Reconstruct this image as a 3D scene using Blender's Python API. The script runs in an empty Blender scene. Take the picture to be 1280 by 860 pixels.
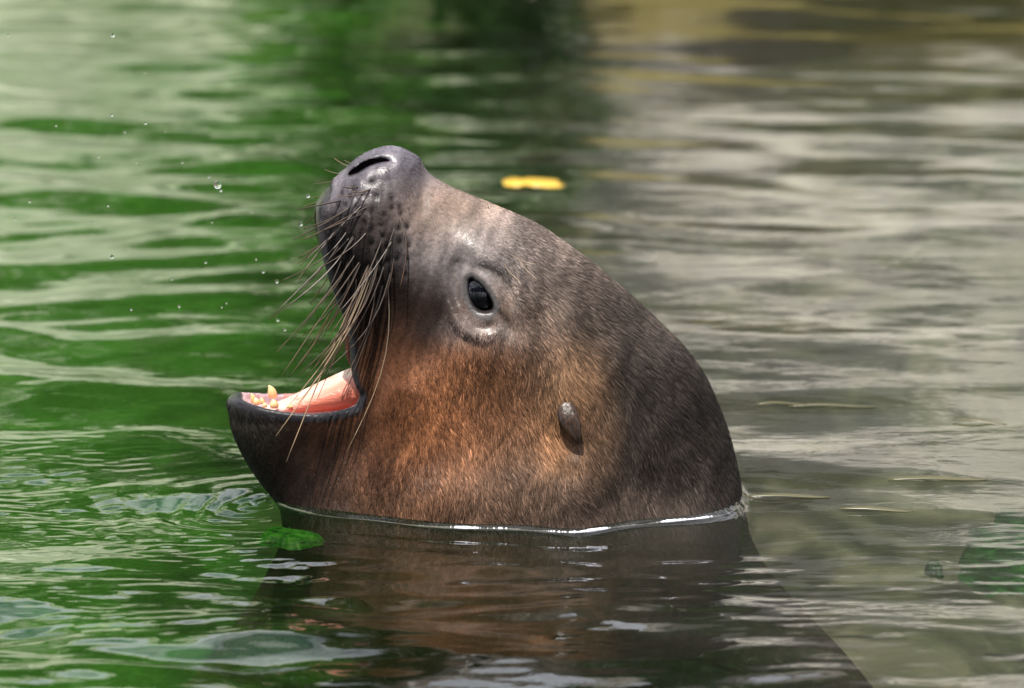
import bpy, bmesh, math, random
import numpy as np
from mathutils import Vector, Matrix

rng = np.random.default_rng(7)
random.seed(7)
scene = bpy.context.scene
R = math.radians

# ------------------------------------------------------------------ camera
S = 0.00075                      # metres per photograph pixel at the animal
PITCH = R(10.0)
DIST = 5.5
ZC = (625 - 430) * S / math.cos(PITCH)
CAM = np.array([0.0, -DIST * math.cos(PITCH), ZC + DIST * math.sin(PITCH)])
FWD = np.array([0.0, math.cos(PITCH), -math.sin(PITCH)])
UP = np.array([0.0, math.sin(PITCH), math.cos(PITCH)])
FPX = DIST / S
cd = bpy.data.cameras.new('camera')
cam = bpy.data.objects.new('camera', cd)
scene.collection.objects.link(cam)
cam.location = CAM
cam.rotation_euler = (R(90) - PITCH, 0, 0)
cd.sensor_width = 36.0
cd.lens = 36.0 * FPX / 1280.0
cd.clip_end = 500
cd.dof.use_dof = True
cd.dof.focus_distance = DIST - 0.09
cd.dof.aperture_fstop = 8.0
scene.camera = cam

# ------------------------------------------------------------------ light
SUN_ELEV, SUN_AZ = R(76), R(218)         # azimuth clockwise from +Y
world = bpy.data.worlds.new('World')
scene.world = world
world.use_nodes = True
wn = world.node_tree
sky = wn.nodes.new('ShaderNodeTexSky')
sky.sky_type = 'NISHITA'
sky.sun_disc = False
sky.sun_elevation = SUN_ELEV
sky.sun_rotation = SUN_AZ
sky.dust_density = 4.0
wn.nodes['Background'].inputs['Strength'].default_value = 0.065
wtc = wn.nodes.new('ShaderNodeTexCoord')
wmp = wn.nodes.new('ShaderNodeMapping'); wmp.inputs['Scale'].default_value = (1.0, 1.0, 2.2)
wnz = wn.nodes.new('ShaderNodeTexNoise'); wnz.inputs['Scale'].default_value = 2.6; wnz.inputs['Detail'].default_value = 6; wnz.inputs['Roughness'].default_value = 0.6
wrp = wn.nodes.new('ShaderNodeValToRGB'); wrp.color_ramp.elements[0].position = 0.41; wrp.color_ramp.elements[1].position = 0.57
wmx = wn.nodes.new('ShaderNodeMix'); wmx.data_type = 'RGBA'
wmx.inputs['B'].default_value = (16.0, 16.3, 17.6, 1)           # bright broken cloud over the whole sky
wn.links.new(wtc.outputs['Generated'], wmp.inputs['Vector']); wn.links.new(wmp.outputs[0], wnz.inputs['Vector'])
wn.links.new(wnz.outputs['Fac'], wrp.inputs[0]); wn.links.new(wrp.outputs[0], wmx.inputs['Factor'])
wn.links.new(sky.outputs[0], wmx.inputs['A']); wn.links.new(wmx.outputs['Result'], wn.nodes['Background'].inputs['Color'])
sd = bpy.data.lights.new('sun', 'SUN')
sd.energy = 5.0
sd.angle = R(0.5)
sd.color = (1.0, 0.95, 0.87)
sun = bpy.data.objects.new('sun', sd)
scene.collection.objects.link(sun)
to_sun = Vector((math.sin(SUN_AZ) * math.cos(SUN_ELEV), math.cos(SUN_AZ) * math.cos(SUN_ELEV), math.sin(SUN_ELEV)))
sun.rotation_euler = to_sun.to_track_quat('Z', 'Y').to_euler()
sun.location = to_sun * 20
scene.view_settings.view_transform = 'Standard'
scene.view_settings.look = 'None'
scene.view_settings.exposure = 0.95
scene.view_settings.gamma = 1.0
scene.cycles.use_denoising = True
scene.cycles.max_bounces = 10
scene.cycles.transparent_max_bounces = 24
scene.cycles.caustics_reflective = False
scene.cycles.caustics_refractive = False


# ------------------------------------------------------------------ projection helpers (used to read sizes off the photograph)
def unproj(u, v, y=0.0):
    u = np.asarray(u, float); v = np.asarray(v, float)
    d = FWD[None] + np.outer((u - 640).ravel() / FPX, [1, 0, 0]) + np.outer((430 - v).ravel() / FPX, UP)
    t = (y - CAM[1]) / d[:, 1]
    return CAM[None] + d * t[:, None]


def project(P):
    d = P - CAM[None]
    dep = d @ FWD
    return 640 + FPX * d[:, 0] / dep, 430 - FPX * (d @ UP) / dep


def ab(u, v, w=0.0):
    """photo pixel at side depth w (pixel units, negative towards the camera) -> profile coordinates"""
    P = unproj(u, v, w * S)
    return P[:, 0] / S + 640, 625 - P[:, 2] / S


def water_pt(u, v, z=0.0):
    d = FWD + np.array([(u - 640) / FPX, 0, 0]) + UP * ((430 - v) / FPX)
    t = (z - CAM[2]) / d[2]
    return CAM + d * t


# ------------------------------------------------------------------ small utilities
def link(o, parent=None):
    scene.collection.objects.link(o)
    if parent is not None:
        o.parent = parent
    return o


def mesh_obj(name, verts, faces, mat=None, parent=None, smooth=True):
    me = bpy.data.meshes.new(name)
    me.from_pydata([tuple(map(float, p)) for p in verts], [], [tuple(map(int, f)) for f in faces])
    if smooth:
        me.polygons.foreach_set('use_smooth', [True] * len(me.polygons))
    if mat: me.materials.append(mat)
    me.update()
    return link(bpy.data.objects.new(name, me), parent)


def np_mesh(name, V, Q, mat=None, parent=None, smooth=True):
    """fast mesh from numpy arrays, Q is (n,3) or (n,4)"""
    me = bpy.data.meshes.new(name)
    k = Q.shape[1]
    me.vertices.add(len(V)); me.vertices.foreach_set('co', np.ascontiguousarray(V, np.float32).ravel())
    me.loops.add(Q.size); me.loops.foreach_set('vertex_index', np.ascontiguousarray(Q, np.int32).ravel())
    me.polygons.add(len(Q)); me.polygons.foreach_set('loop_start', np.arange(0, Q.size, k, dtype=np.int32))
    if smooth:
        me.polygons.foreach_set('use_smooth', np.ones(len(Q), bool))
    me.update(calc_edges=True)
    me.validate()
    if mat: me.materials.append(mat)
    return link(bpy.data.objects.new(name, me), parent)


def color_attr(me, name, cols):
    a = me.color_attributes.new(name, 'FLOAT_COLOR', 'POINT')
    c = np.ones((len(cols), 4), np.float32); c[:, :3] = cols
    a.data.foreach_set('color', c.ravel())


def tag(o, label, cat, group=None, kind=None):
    o['label'] = label
    o['category'] = cat
    if group: o['group'] = group
    if kind: o['kind'] = kind
    return o


class NT:
    def __init__(self, name):
        self.m = bpy.data.materials.new(name)
        self.m.use_nodes = True
        self.t = self.m.node_tree
        self.n = self.t.nodes
        self.out = self.n['Material Output']
        self.b = self.n['Principled BSDF']

    def add(self, typ, **kw):
        nd = self.n.new(typ)
        for k, v in kw.items():
            if k.startswith('in_'):
                key = k[3:].replace('_', ' ')
                nd.inputs[int(key) if key.isdigit() else key].default_value = v
            else:
                setattr(nd, k, v)
        return nd

    def l(self, a, b):
        self.t.links.new(a, b)

    def noise(self, scale, detail=4, rough=0.55, vec=None, dist=0.0):
        nd = self.add('ShaderNodeTexNoise')
        nd.inputs['Scale'].default_value = scale
        nd.inputs['Detail'].default_value = detail
        nd.inputs['Roughness'].default_value = rough
        nd.inputs['Distortion'].default_value = dist
        if vec is not None: self.l(vec, nd.inputs['Vector'])
        return nd

    def ramp(self, fac, stops, interp='LINEAR'):
        nd = self.add('ShaderNodeValToRGB')
        cr = nd.color_ramp
        cr.interpolation = interp
        while len(cr.elements) < len(stops): cr.elements.new(0.5)
        for e, (p, c) in zip(cr.elements, stops):
            e.position = p
            e.color = (*c, 1) if len(c) == 3 else c
        self.l(fac, nd.inputs[0])
        return nd

    def mapping(self, vec, scale):
        nd = self.add('ShaderNodeMapping')
        nd.inputs['Scale'].default_value = scale
        self.l(vec, nd.inputs['Vector'])
        return nd.outputs[0]


def simple_mat(name, col, rough=0.5, **kw):
    t = NT(name)
    t.b.inputs['Base Color'].default_value = (*col, 1)
    t.b.inputs['Roughness'].default_value = rough
    for k, v in kw.items():
        t.b.inputs[k.replace('_', ' ')].default_value = v
    return t


def catmull(pts, n=8, closed=False):
    P = np.asarray(pts, float)
    out = []
    m = len(P)
    rngi = range(m) if closed else range(m - 1)
    for i in rngi:
        if closed:
            p0, p1, p2, p3 = P[(i - 1) % m], P[i], P[(i + 1) % m], P[(i + 2) % m]
        else:
            p0, p1, p2, p3 = P[max(i - 1, 0)], P[i], P[i + 1], P[min(i + 2, m - 1)]
        for k in range(n):
            t = k / n
            out.append(0.5 * ((2 * p1) + (-p0 + p2) * t + (2 * p0 - 5 * p1 + 4 * p2 - p3) * t * t + (-p0 + 3 * p1 - 3 * p2 + p3) * t ** 3))
    if not closed: out.append(P[-1])
    return np.array(out)


def tube(name, pts, radii, mat, parent=None, sides=6):
    P = np.asarray(pts, float); n = len(P)
    T = np.gradient(P, axis=0); T /= np.linalg.norm(T, axis=1)[:, None] + 1e-12
    ref = np.array([0.0, 1.0, 0.12])
    A = np.cross(T, ref); A /= np.linalg.norm(A, axis=1)[:, None] + 1e-12
    B = np.cross(T, A)
    V, F = [], []
    for i in range(n):
        for k in range(sides):
            a = 2 * math.pi * k / sides
            V.append(P[i] + radii[i] * (math.cos(a) * A[i] + math.sin(a) * B[i]))
    for i in range(n - 1):
        for k in range(sides):
            k2 = (k + 1) % sides
            F.append((i * sides + k, i * sides + k2, (i + 1) * sides + k2, (i + 1) * sides + k))
    F.append(tuple(range(sides))[::-1]); F.append(tuple((n - 1) * sides + k for k in range(sides)))
    return mesh_obj(name, V, F, mat, parent)


def poly_sdf(A, B, poly):
    """signed distance to a closed polygon, positive inside, for point arrays A,B"""
    shp = A.shape
    px = A.ravel().astype(np.float32); py = B.ravel().astype(np.float32)
    d2 = np.full(px.shape, 1e12, np.float32)
    ins = np.zeros(px.shape, bool)
    n = len(poly)
    for i in range(n):
        x0, y0 = poly[i]; x1, y1 = poly[(i + 1) % n]
        ex, ey = x1 - x0, y1 - y0
        L = ex * ex + ey * ey + 1e-9
        t = np.clip(((px - x0) * ex + (py - y0) * ey) / L, 0, 1)
        dx = px - x0 - t * ex; dy = py - y0 - t * ey
        np.minimum(d2, dx * dx + dy * dy, out=d2)
        if y0 != y1:
            c = ((y0 > py) != (y1 > py)) & (px < ex * (py - y0) / (y1 - y0) + x0)
            ins ^= c
    d = np.sqrt(d2)
    return np.where(ins, d, -d).reshape(shp)


def line_dist(A, B, pts):
    """distance to an open polyline and the fraction along it"""
    d2 = np.full(A.shape, 1e12, np.float32); fr = np.zeros(A.shape, np.float32)
    n = len(pts) - 1
    for i in range(n):
        x0, y0 = pts[i]; x1, y1 = pts[i + 1]
        ex, ey = x1 - x0, y1 - y0
        t = np.clip(((A - x0) * ex + (B - y0) * ey) / (ex * ex + ey * ey + 1e-9), 0, 1)
        d = (A - x0 - t * ex) ** 2 + (B - y0 - t * ey) ** 2
        m = d < d2
        d2 = np.where(m, d, d2); fr = np.where(m, (i + t) / n, fr)
    return np.sqrt(d2), fr


def sstep(x, a, b):
    t = np.clip((x - a) / (b - a), 0, 1)
    return t * t * (3 - 2 * t)


def blur2(F, n):
    for _ in range(n):
        G = np.pad(F, 1, mode='edge')
        F = (G[:-2, 1:-1] + G[2:, 1:-1] + G[1:-1, :-2] + G[1:-1, 2:] + 4 * G[1:-1, 1:-1]) / 8
    return F


#@@SEAL
# ================================================================== THE SEA LION
H = 2.5                                            # sampling step, pixel units
A0, A1, B0, B1, W0 = 140, 1150, 165, 945, 290
ga = np.arange(A0, A1, H, dtype=np.float32); gb = np.arange(B0, B1, H, dtype=np.float32)
GA, GB = np.meshgrid(ga, gb, indexing='ij')

outline = [(926, 622), (921, 588), (909, 541), (894, 501), (876, 465), (850, 431), (820, 401), (790, 373), (760, 347),
           (730, 322), (700, 300), (670, 281), (640, 266), (610, 253), (580, 241), (556, 230), (541, 220), (531, 209), (524, 197),
           (514, 191), (500, 186), (485, 185), (470, 189), (455, 196), (441, 206), (428, 217), (414, 231), (400, 246), (378, 266),
           (350, 300), (325, 370), (300, 430), (286, 475), (284, 498), (286, 517), (290, 537), (297, 556), (309, 579), (326, 603), (346, 627),
           (352, 645), (352, 670), (342, 700), (312, 755), (262, 820), (215, 880), (180, 935),
           (1130, 935), (1105, 880), (1060, 822), (1010, 770), (965, 720), (938, 670)]
oa, ob = ab([p[0] for p in outline], [p[1] for p in outline])
poly = catmull(np.stack([oa, ob], 1), 5, closed=True)
D = poly_sdf(GA, GB, poly)

# inflate the outline: solve a membrane over it
mask = D > 0
def solve_membrane(mask, rhs):
    x = np.zeros(mask.shape); r = np.where(mask, rhs, 0.0).astype(float); p = r.copy(); rs = (r * r).sum()
    for it in range(900):
        P = np.pad(p, 1)
        Ap = np.where(mask, (4 * p - P[:-2, 1:-1] - P[2:, 1:-1] - P[1:-1, :-2] - P[1:-1, 2:]) / (H * H), 0)
        al = rs / (p * Ap).sum()
        x += al * p; r -= al * Ap
        rn = (r * r).sum()
        if rn < 1e-4 * mask.sum(): break
        p = r + (rn / rs) * p; rs = rn
    return x
phi = solve_membrane(mask, 3.0)
q = np.where(mask & (D > 6), phi / np.maximum(D, 1), 0); qm = (mask & (D > 6) & (D < 40)).astype(float)
qb, qn = blur2(q * qm, 60), blur2(qm, 60)
qs = np.where(qn > 1e-9, qb / np.maximum(qn, 1e-9), 100)
t = sstep(D, 8, 26)
PHI = np.where(D > 0, phi * t + (1 - t) * qs * D, qs * D)
T0 = np.sqrt(np.maximum(PHI, 1))

# half-widths wanted at places on the profile
wid = [(640, 630, 164), (540, 630, 158), (800, 600, 132), (470, 620, 130), (880, 560, 88), (400, 610, 95), (715, 500, 150), (800, 480, 120), (600, 520, 148), (560, 480, 134), (480, 520, 112),
       (400, 540, 76), (330, 530, 52), (300, 525, 36), (598, 360, 98), (660, 380, 120), (720, 400, 122), (540, 300, 72), (500, 340, 82), (450, 300, 74), (430, 260, 64), (470, 225, 52),
       (500, 205, 36), (450, 210, 36), (420, 240, 50), (410, 330, 66), (440, 420, 84), (640, 300, 66), (760, 390, 90), (640, 760, 235), (640, 900, 270), (400, 800, 190), (900, 800, 200)]
sx = np.zeros_like(GA); sw = np.zeros_like(GA)
for (a_, b_, t_) in wid:
    i = int((a_ - A0) / H); j = int((b_ - B0) / H)
    wgt = np.exp(-((GA - a_) ** 2 + (GB - b_) ** 2) / (2 * (42.0 if b_ < 700 else 120.0) ** 2)) + 1e-4 / (1 + ((GA - a_) ** 2 + (GB - b_) ** 2) / 1e4)
    sx += wgt * math.log(t_ / T0[i, j]); sw += wgt
K = np.exp(blur2(sx / sw, 60))
PHI = PHI * K * K
T = np.sqrt(np.maximum(PHI, 0))


def t_at(a, b):
    i = np.clip(((np.asarray(a) - A0) / H), 0, len(ga) - 2); j = np.clip(((np.asarray(b) - B0) / H), 0, len(gb) - 2)
    i0 = i.astype(int); j0 = j.astype(int); fi = i - i0; fj = j - j0
    return (T[i0, j0] * (1 - fi) * (1 - fj) + T[i0 + 1, j0] * fi * (1 - fj) + T[i0, j0 + 1] * (1 - fi) * fj + T[i0 + 1, j0 + 1] * fi * fj)


def near(u, v):
    """profile coordinates (and half width) of the near-side skin point seen at photo pixel u,v"""
    u = np.atleast_1d(np.asarray(u, float)); v = np.atleast_1d(np.asarray(v, float))
    w = np.full(u.shape, -80.0)
    for _ in range(25):
        a, b = np.array([ab([uu], [vv], ww) for uu, vv, ww in zip(u, v, w)])[:, :, 0].T
        w = 0.5 * w - 0.5 * t_at(a, b)
    return a, b, w


def npts(pts):
    a, b, w = near([p[0] for p in pts], [p[1] for p in pts])
    return np.stack([a, b], 1)


def bump2(c, ra, rb, rot, amp):
    (ca, cb), = npts([c])
    co, si = math.cos(R(rot)), math.sin(R(rot))
    x = (GA - ca) * co + (GB - cb) * si; y = -(GA - ca) * si + (GB - cb) * co
    return amp * np.exp(-0.5 * ((x / ra) ** 2 + (y / rb) ** 2))


def groove(pts, width, amp):
    d, f = line_dist(GA, GB, catmull(npts(pts), 5))
    taper = np.sin(np.pi * np.clip(f, 0.02, 0.98)) ** 0.5
    return amp * taper * np.exp(-0.5 * (d / width) ** 2)


# relief of the skin (pixel units, outwards positive)
REL = np.zeros_like(GA)
REL += bump2((452, 285), 36, 46, 15, 9)            # whisker pad
REL += groove([(530, 212), (524, 255), (516, 300), (512, 350)], 9, -6)   # fold behind the whisker pad
REL += bump2((604, 316), 34, 16, 25, 10)            # brow
REL += groove([(574, 322), (570, 340), (568, 362), (572, 385)], 6, -6)   # hollow in front of the eye
REL += groove([(562, 372), (569, 398), (586, 414), (612, 418)], 6, 7)      # pouch under the eye
REL += groove([(588, 408), (604, 412), (622, 404)], 4, -4)
REL += groove([(590, 334), (615, 340), (636, 362), (642, 392)], 5, -4)   # upper lid crease
REL += groove([(632, 310), (655, 335), (662, 370)], 5, -2.5)
REL += bump2((650, 350), 22, 40, 20, 4)
REL += groove([(700, 530), (712, 552), (725, 556)], 8, -6)
REL += bump2((714, 500), 16, 22, 0, 5)
REL += groove([(800, 470), (842, 520), (866, 590)], 14, -3)
REL += groove([(760, 440), (812, 478), (850, 550)], 18, 2.5)
REL += groove([(470, 360), (500, 392), (520, 440), (512, 490)], 20, -7)   # hollow behind the muzzle
REL += groove([(560, 440), (640, 446), (700, 440)], 22, 5)                # cheekbone
REL += groove([(760, 410), (800, 450), (836, 500), (856, 560)], 7, -3)    # folds of the nape
REL += groove([(800, 425), (838, 468), (866, 520), (884, 580)], 7, -3.5)
REL += bump2((470, 470), 30, 40, 0, 4)             # mouth corner
REL += groove([(462, 400), (470, 450), (462, 500), (440, 525)], 9, -4)
REL += groove([(330, 520), (380, 528), (440, 520)], 6, -2)
REL += bump2((360, 512), 60, 7, 0, 3)              # lower lip roll

# whisker follicles in rows over the pad
FOLL = []
for i in range(8):
    for j in range(9):
        u_ = 414 + 13.5 * j + 3.0 * i + 4.0 * math.sin(2.1 * i + j) + random.uniform(-3.5, 3.5); v_ = 238 + 16.5 * i - 2.5 * j + 4.0 * math.sin(1.3 * j + i) + random.uniform(-4, 4)
        if random.random() < 0.85 and u_ < 512 and v_ < 352 and u_ > 408 + 0.26 * max(0, v_ - 262) and v_ > 226 and u_ - 0.25 * (v_ - 230) < 500:
            FOLL.append((u_, v_))
follP = npts(FOLL)
FOLD = np.full(GA.shape, 1e3, np.float32)
for (fa, fb) in follP:
    FOLD = np.minimum(FOLD, np.hypot(GA - fa, (GB - fb) * 0.75))
REL += -2.6 * np.exp(-0.5 * (FOLD / 2.3) ** 2)
padm = np.exp(-0.5 * (((GA - 450) / 34) ** 2 + ((GB - 285) / 48) ** 2))
wrk = np.sin(GA * 0.52 + 2.2 * np.sin(GB * 0.045) + 1.1 * np.sin(GA * 0.13 + GB * 0.09)) * (0.5 + 0.5 * np.sin(GB * 0.11 + GA * 0.21 + 1.0))
REL += 2.4 * padm * wrk
# crinkled lips
LD, LF = line_dist(GA, GB, np.stack(ab([452, 446, 430, 400, 370, 340, 315, 300], [488, 500, 510, 518, 519, 517, 512, 508], -54), 1))
REL += 2.0 * np.exp(-0.5 * (LD / 8) ** 2) * np.sin(GA * 0.85 + 1.5 * np.sin(GA * 0.17) + GB * 0.25) * (0.12 + 0.88 * sstep(GA, 350, 430))
# eye opening
eye_pts = [(587, 349), (592, 350), (602, 358), (611, 370), (616, 382), (614, 389), (604, 391), (595, 386), (589, 376), (586, 361)]
eyeP = npts(eye_pts)
EYE = poly_sdf(GA, GB, catmull(eyeP, 4, closed=True))
eye_c = eyeP.mean(0); eye_T = float(t_at(*eye_c))
ring = -EYE
REL += 3.4 * np.exp(-0.5 * ((ring - 7) / 6.0) ** 2) * (0.6 + 0.4 * np.tanh((eye_c[1] + 0.8 * (GA - eye_c[0]) - GB) / 10))
REL += groove([(618, 388), (632, 402), (640, 418)], 4, -4)

# nostril
nosP = catmull(npts([(437, 218), (447, 213), (456, 207), (466, 203), (478, 201), (489, 201)]), 5)
ND, NF = line_dist(GA, GB, nosP)
NW = 3.7 * np.sin(np.pi * np.clip(0.10 + 0.87 * NF, 0.02, 0.97) ** 0.8) ** 0.8
NOSE = NW - ND
REL += 1.8 * np.exp(-0.5 * ((ND - 11) / 5.5) ** 2) * sstep(NF, 0.02, 0.2)

# mouth wedge (near lip line as seen, moved to the profile)
lipU = [(405, 243), (397, 255), (393, 270), (397, 300), (406, 335), (418, 370), (431, 400), (437, 425), (438, 450), (442, 474), (450, 488)]
lipL = [(446, 497), (430, 504), (400, 511), (370, 512), (340, 510), (315, 506), (300, 503), (284, 503)]
def lipab(pts, w):
    a, b = ab([p[0] for p in pts], [p[1] for p in pts], w)
    return np.stack([a, b], 1)
lipc = np.concatenate([catmull(lipab(lipU, -62), 4), catmull(lipab(lipL, -50), 4)])
wedge = np.concatenate([lipc, [[230, 490], [230, 300], [340, 215], [398, 228]]])
WED = poly_sdf(GA, GB, wedge)

# mouth cavity: a deeper version of the wedge inside the lips
cav = np.array([(410, 262), (428, 318), (452, 372), (478, 410), (500, 440), (505, 480), (480, 510), (440, 520), (380, 520), (330, 512), (311, 502), (306, 490), (300, 470), (230, 440), (230, 300), (370, 236)], float)
CAV = poly_sdf(GA, GB, catmull(cav, 4, closed=True))

gradPHI = np.hypot(*np.gradient(PHI, H))
gw = np.arange(-W0, 0.1, H, dtype=np.float32)      # near half only; mirrored below
wN = len(gw)
Wc = gw[None, None, :]
den = np.sqrt((gradPHI[:, :, None] ** 2 + 4 * Wc ** 2 + 400)).astype(np.float32)
SD = ((PHI[:, :, None] - Wc ** 2) / den).astype(np.float32)
lat = np.clip(-Wc / np.maximum(T[:, :, None], 8), 0, 1).astype(np.float32)
side = sstep(lat, 0.12, 0.5).astype(np.float32)
SD += REL[:, :, None].astype(np.float32) * side


def smax(a, b, k):
    h = np.clip(0.5 + 0.5 * (a - b) / k, 0, 1)
    return b * (1 - h) + a * h + k * h * (1 - h)


def smin(a, b, k):
    return -smax(-a, -b, k)


outer = SD.copy()
lipthick = 14.0


def shifted(F2, k):
    # slide a profile field backwards with distance from the mid plane: the far half of the mouth shows a little
    out = np.empty(F2.shape + (wN,), np.float32)
    for q_ in range(wN):
        sh = k * max(0.0, min(90.0, -gw[q_])) / H
        i0 = int(math.floor(sh)); f = sh - i0
        A_ = np.roll(F2, -i0, axis=0); B_ = np.roll(F2, -i0 - 1, axis=0)
        out[:, :, q_] = A_ * (1 - f) + B_ * f
    return out


def open_mouth(base, k):
    Wd_ = WED[:, :, None].astype(np.float32) if k == 0 else shifted(WED, k)
    Cv_ = CAV[:, :, None].astype(np.float32) if k == 0 else shifted(CAV, k)
    r_ = smin(base, -Wd_, 12.0)
    cv = smin(Cv_ + 0 * Wc, outer - lipthick, 6.0)
    return smin(r_, -cv, 4.0), cv


SD, cavs = open_mouth(outer, 0)
SDfar, cavsfar = open_mouth(outer, 0.16)
# eye socket and nostril
sock = smin(EYE[:, :, None].astype(np.float32) + 0 * Wc, (outer * -1 + 40).astype(np.float32), 4.0)
sock = np.minimum(sock, (-Wc - 30))
SD = smin(SD, -sock, 2.5); SDfar = smin(SDfar, -sock, 2.5)
nost = np.minimum(NOSE[:, :, None] + 0 * Wc, np.minimum(26 - outer, -Wc - 6)).astype(np.float32)
SD = smin(SD, -nost, 2.5); SDfar = smin(SDfar, -nost, 2.5)
for F_ in (SD, SDfar):
    F_[:, -1:, :] = -1; F_[:, :1, :] = -1; F_[:1] = -1; F_[-1:] = -1; F_[:, :, :1] = -1
full = np.concatenate([SD, SDfar[:, :, -2::-1]], axis=2)
cavF = np.concatenate([cavs, cavsfar[:, :, -2::-1]], axis=2)
del SD, SDfar, den


def surface_nets(F):
    """F > 0 inside; returns vertices in index space and quads"""
    ins = F > 0
    c = np.zeros(np.array(F.shape) - 1, np.int8)
    for i in (0, 1):
        for j in (0, 1):
            for k in (0, 1):
                c += ins[i:F.shape[0] - 1 + i, j:F.shape[1] - 1 + j, k:F.shape[2] - 1 + k]
    act = np.argwhere((c > 0) & (c < 8))
    idx = np.full(c.shape, -1, np.int32)
    idx[act[:, 0], act[:, 1], act[:, 2]] = np.arange(len(act))
    V = np.zeros((len(act), 3)); N = np.zeros(len(act))
    corners = [(i, j, k) for i in (0, 1) for j in (0, 1) for k in (0, 1)]
    val = {cn: F[act[:, 0] + cn[0], act[:, 1] + cn[1], act[:, 2] + cn[2]] for cn in corners}
    for cn in corners:
        for ax in range(3):
            if cn[ax] == 0:
                c2 = list(cn); c2[ax] = 1; c2 = tuple(c2)
                v0, v1 = val[cn], val[c2]
                m = (v0 > 0) != (v1 > 0)
                tt = np.where(m, v0 / np.where(m, v0 - v1, 1), 0)
                for d in range(3):
                    V[:, d] += np.where(m, cn[d] + (tt if d == ax else 0), 0)
                N += m
    V = act + V / N[:, None]
    quads = []
    for ax in range(3):
        sl0 = [slice(1, -1)] * 3; sl1 = [slice(1, -1)] * 3
        sl0[ax] = slice(0, -1); sl1[ax] = slice(1, None)
        a_, b_ = ins[tuple(sl0)], ins[tuple(sl1)]
        e = np.argwhere(a_ != b_)
        off = np.array([1, 1, 1]); off[ax] = 0
        e = e + off
        flip = ins[e[:, 0], e[:, 1], e[:, 2]]
        o1, o2 = (ax + 1) % 3, (ax + 2) % 3
        def cell(d1, d2):
            g = e.copy(); g[:, o1] -= d1; g[:, o2] -= d2
            return idx[g[:, 0], g[:, 1], g[:, 2]]
        Q = np.stack([cell(1, 1), cell(0, 1), cell(0, 0), cell(1, 0)], 1)
        Q[~flip] = Q[~flip][:, ::-1]
        quads.append(Q)
    return V, np.concatenate(quads)


Vi, Q = surface_nets(full)
# light smoothing
def smooth_mesh(V, Q, n, lam=0.5):
    for _ in range(n):
        acc = np.zeros_like(V); cnt = np.zeros(len(V))
        for k in range(4):
            a_, b_ = Q[:, k], Q[:, (k + 1) % 4]
            for d in range(3):
                acc[:, d] += np.bincount(a_, V[b_, d], len(V)) + np.bincount(b_, V[a_, d], len(V))
            cnt += np.bincount(a_, minlength=len(V)) + np.bincount(b_, minlength=len(V))
        V = V + lam * (acc / np.maximum(cnt, 1)[:, None] - V)
    return V
Vi = smooth_mesh(Vi, Q, 3)
va, vb, vw = A0 + Vi[:, 0] * H, B0 + Vi[:, 1] * H, -W0 + Vi[:, 2] * H
gi = np.clip(Vi.round().astype(int), 0, np.array(full.shape) - 1)
cav_v = cavF[gi[:, 0], gi[:, 1], gi[:, 2]]
V3 = np.stack([(va - 640) * S, vw * S, (625 - vb) * S], 1)


def vnormals(V, Q):
    n = np.cross(V[Q[:, 2]] - V[Q[:, 0]], V[Q[:, 3]] - V[Q[:, 1]])
    N = np.zeros_like(V)
    for k in range(4):
        for d in range(3):
            N[:, d] += np.bincount(Q[:, k], n[:, d], len(V))
    return N / (np.linalg.norm(N, axis=1)[:, None] + 1e-12)
VN = vnormals(V3, Q)

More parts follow.
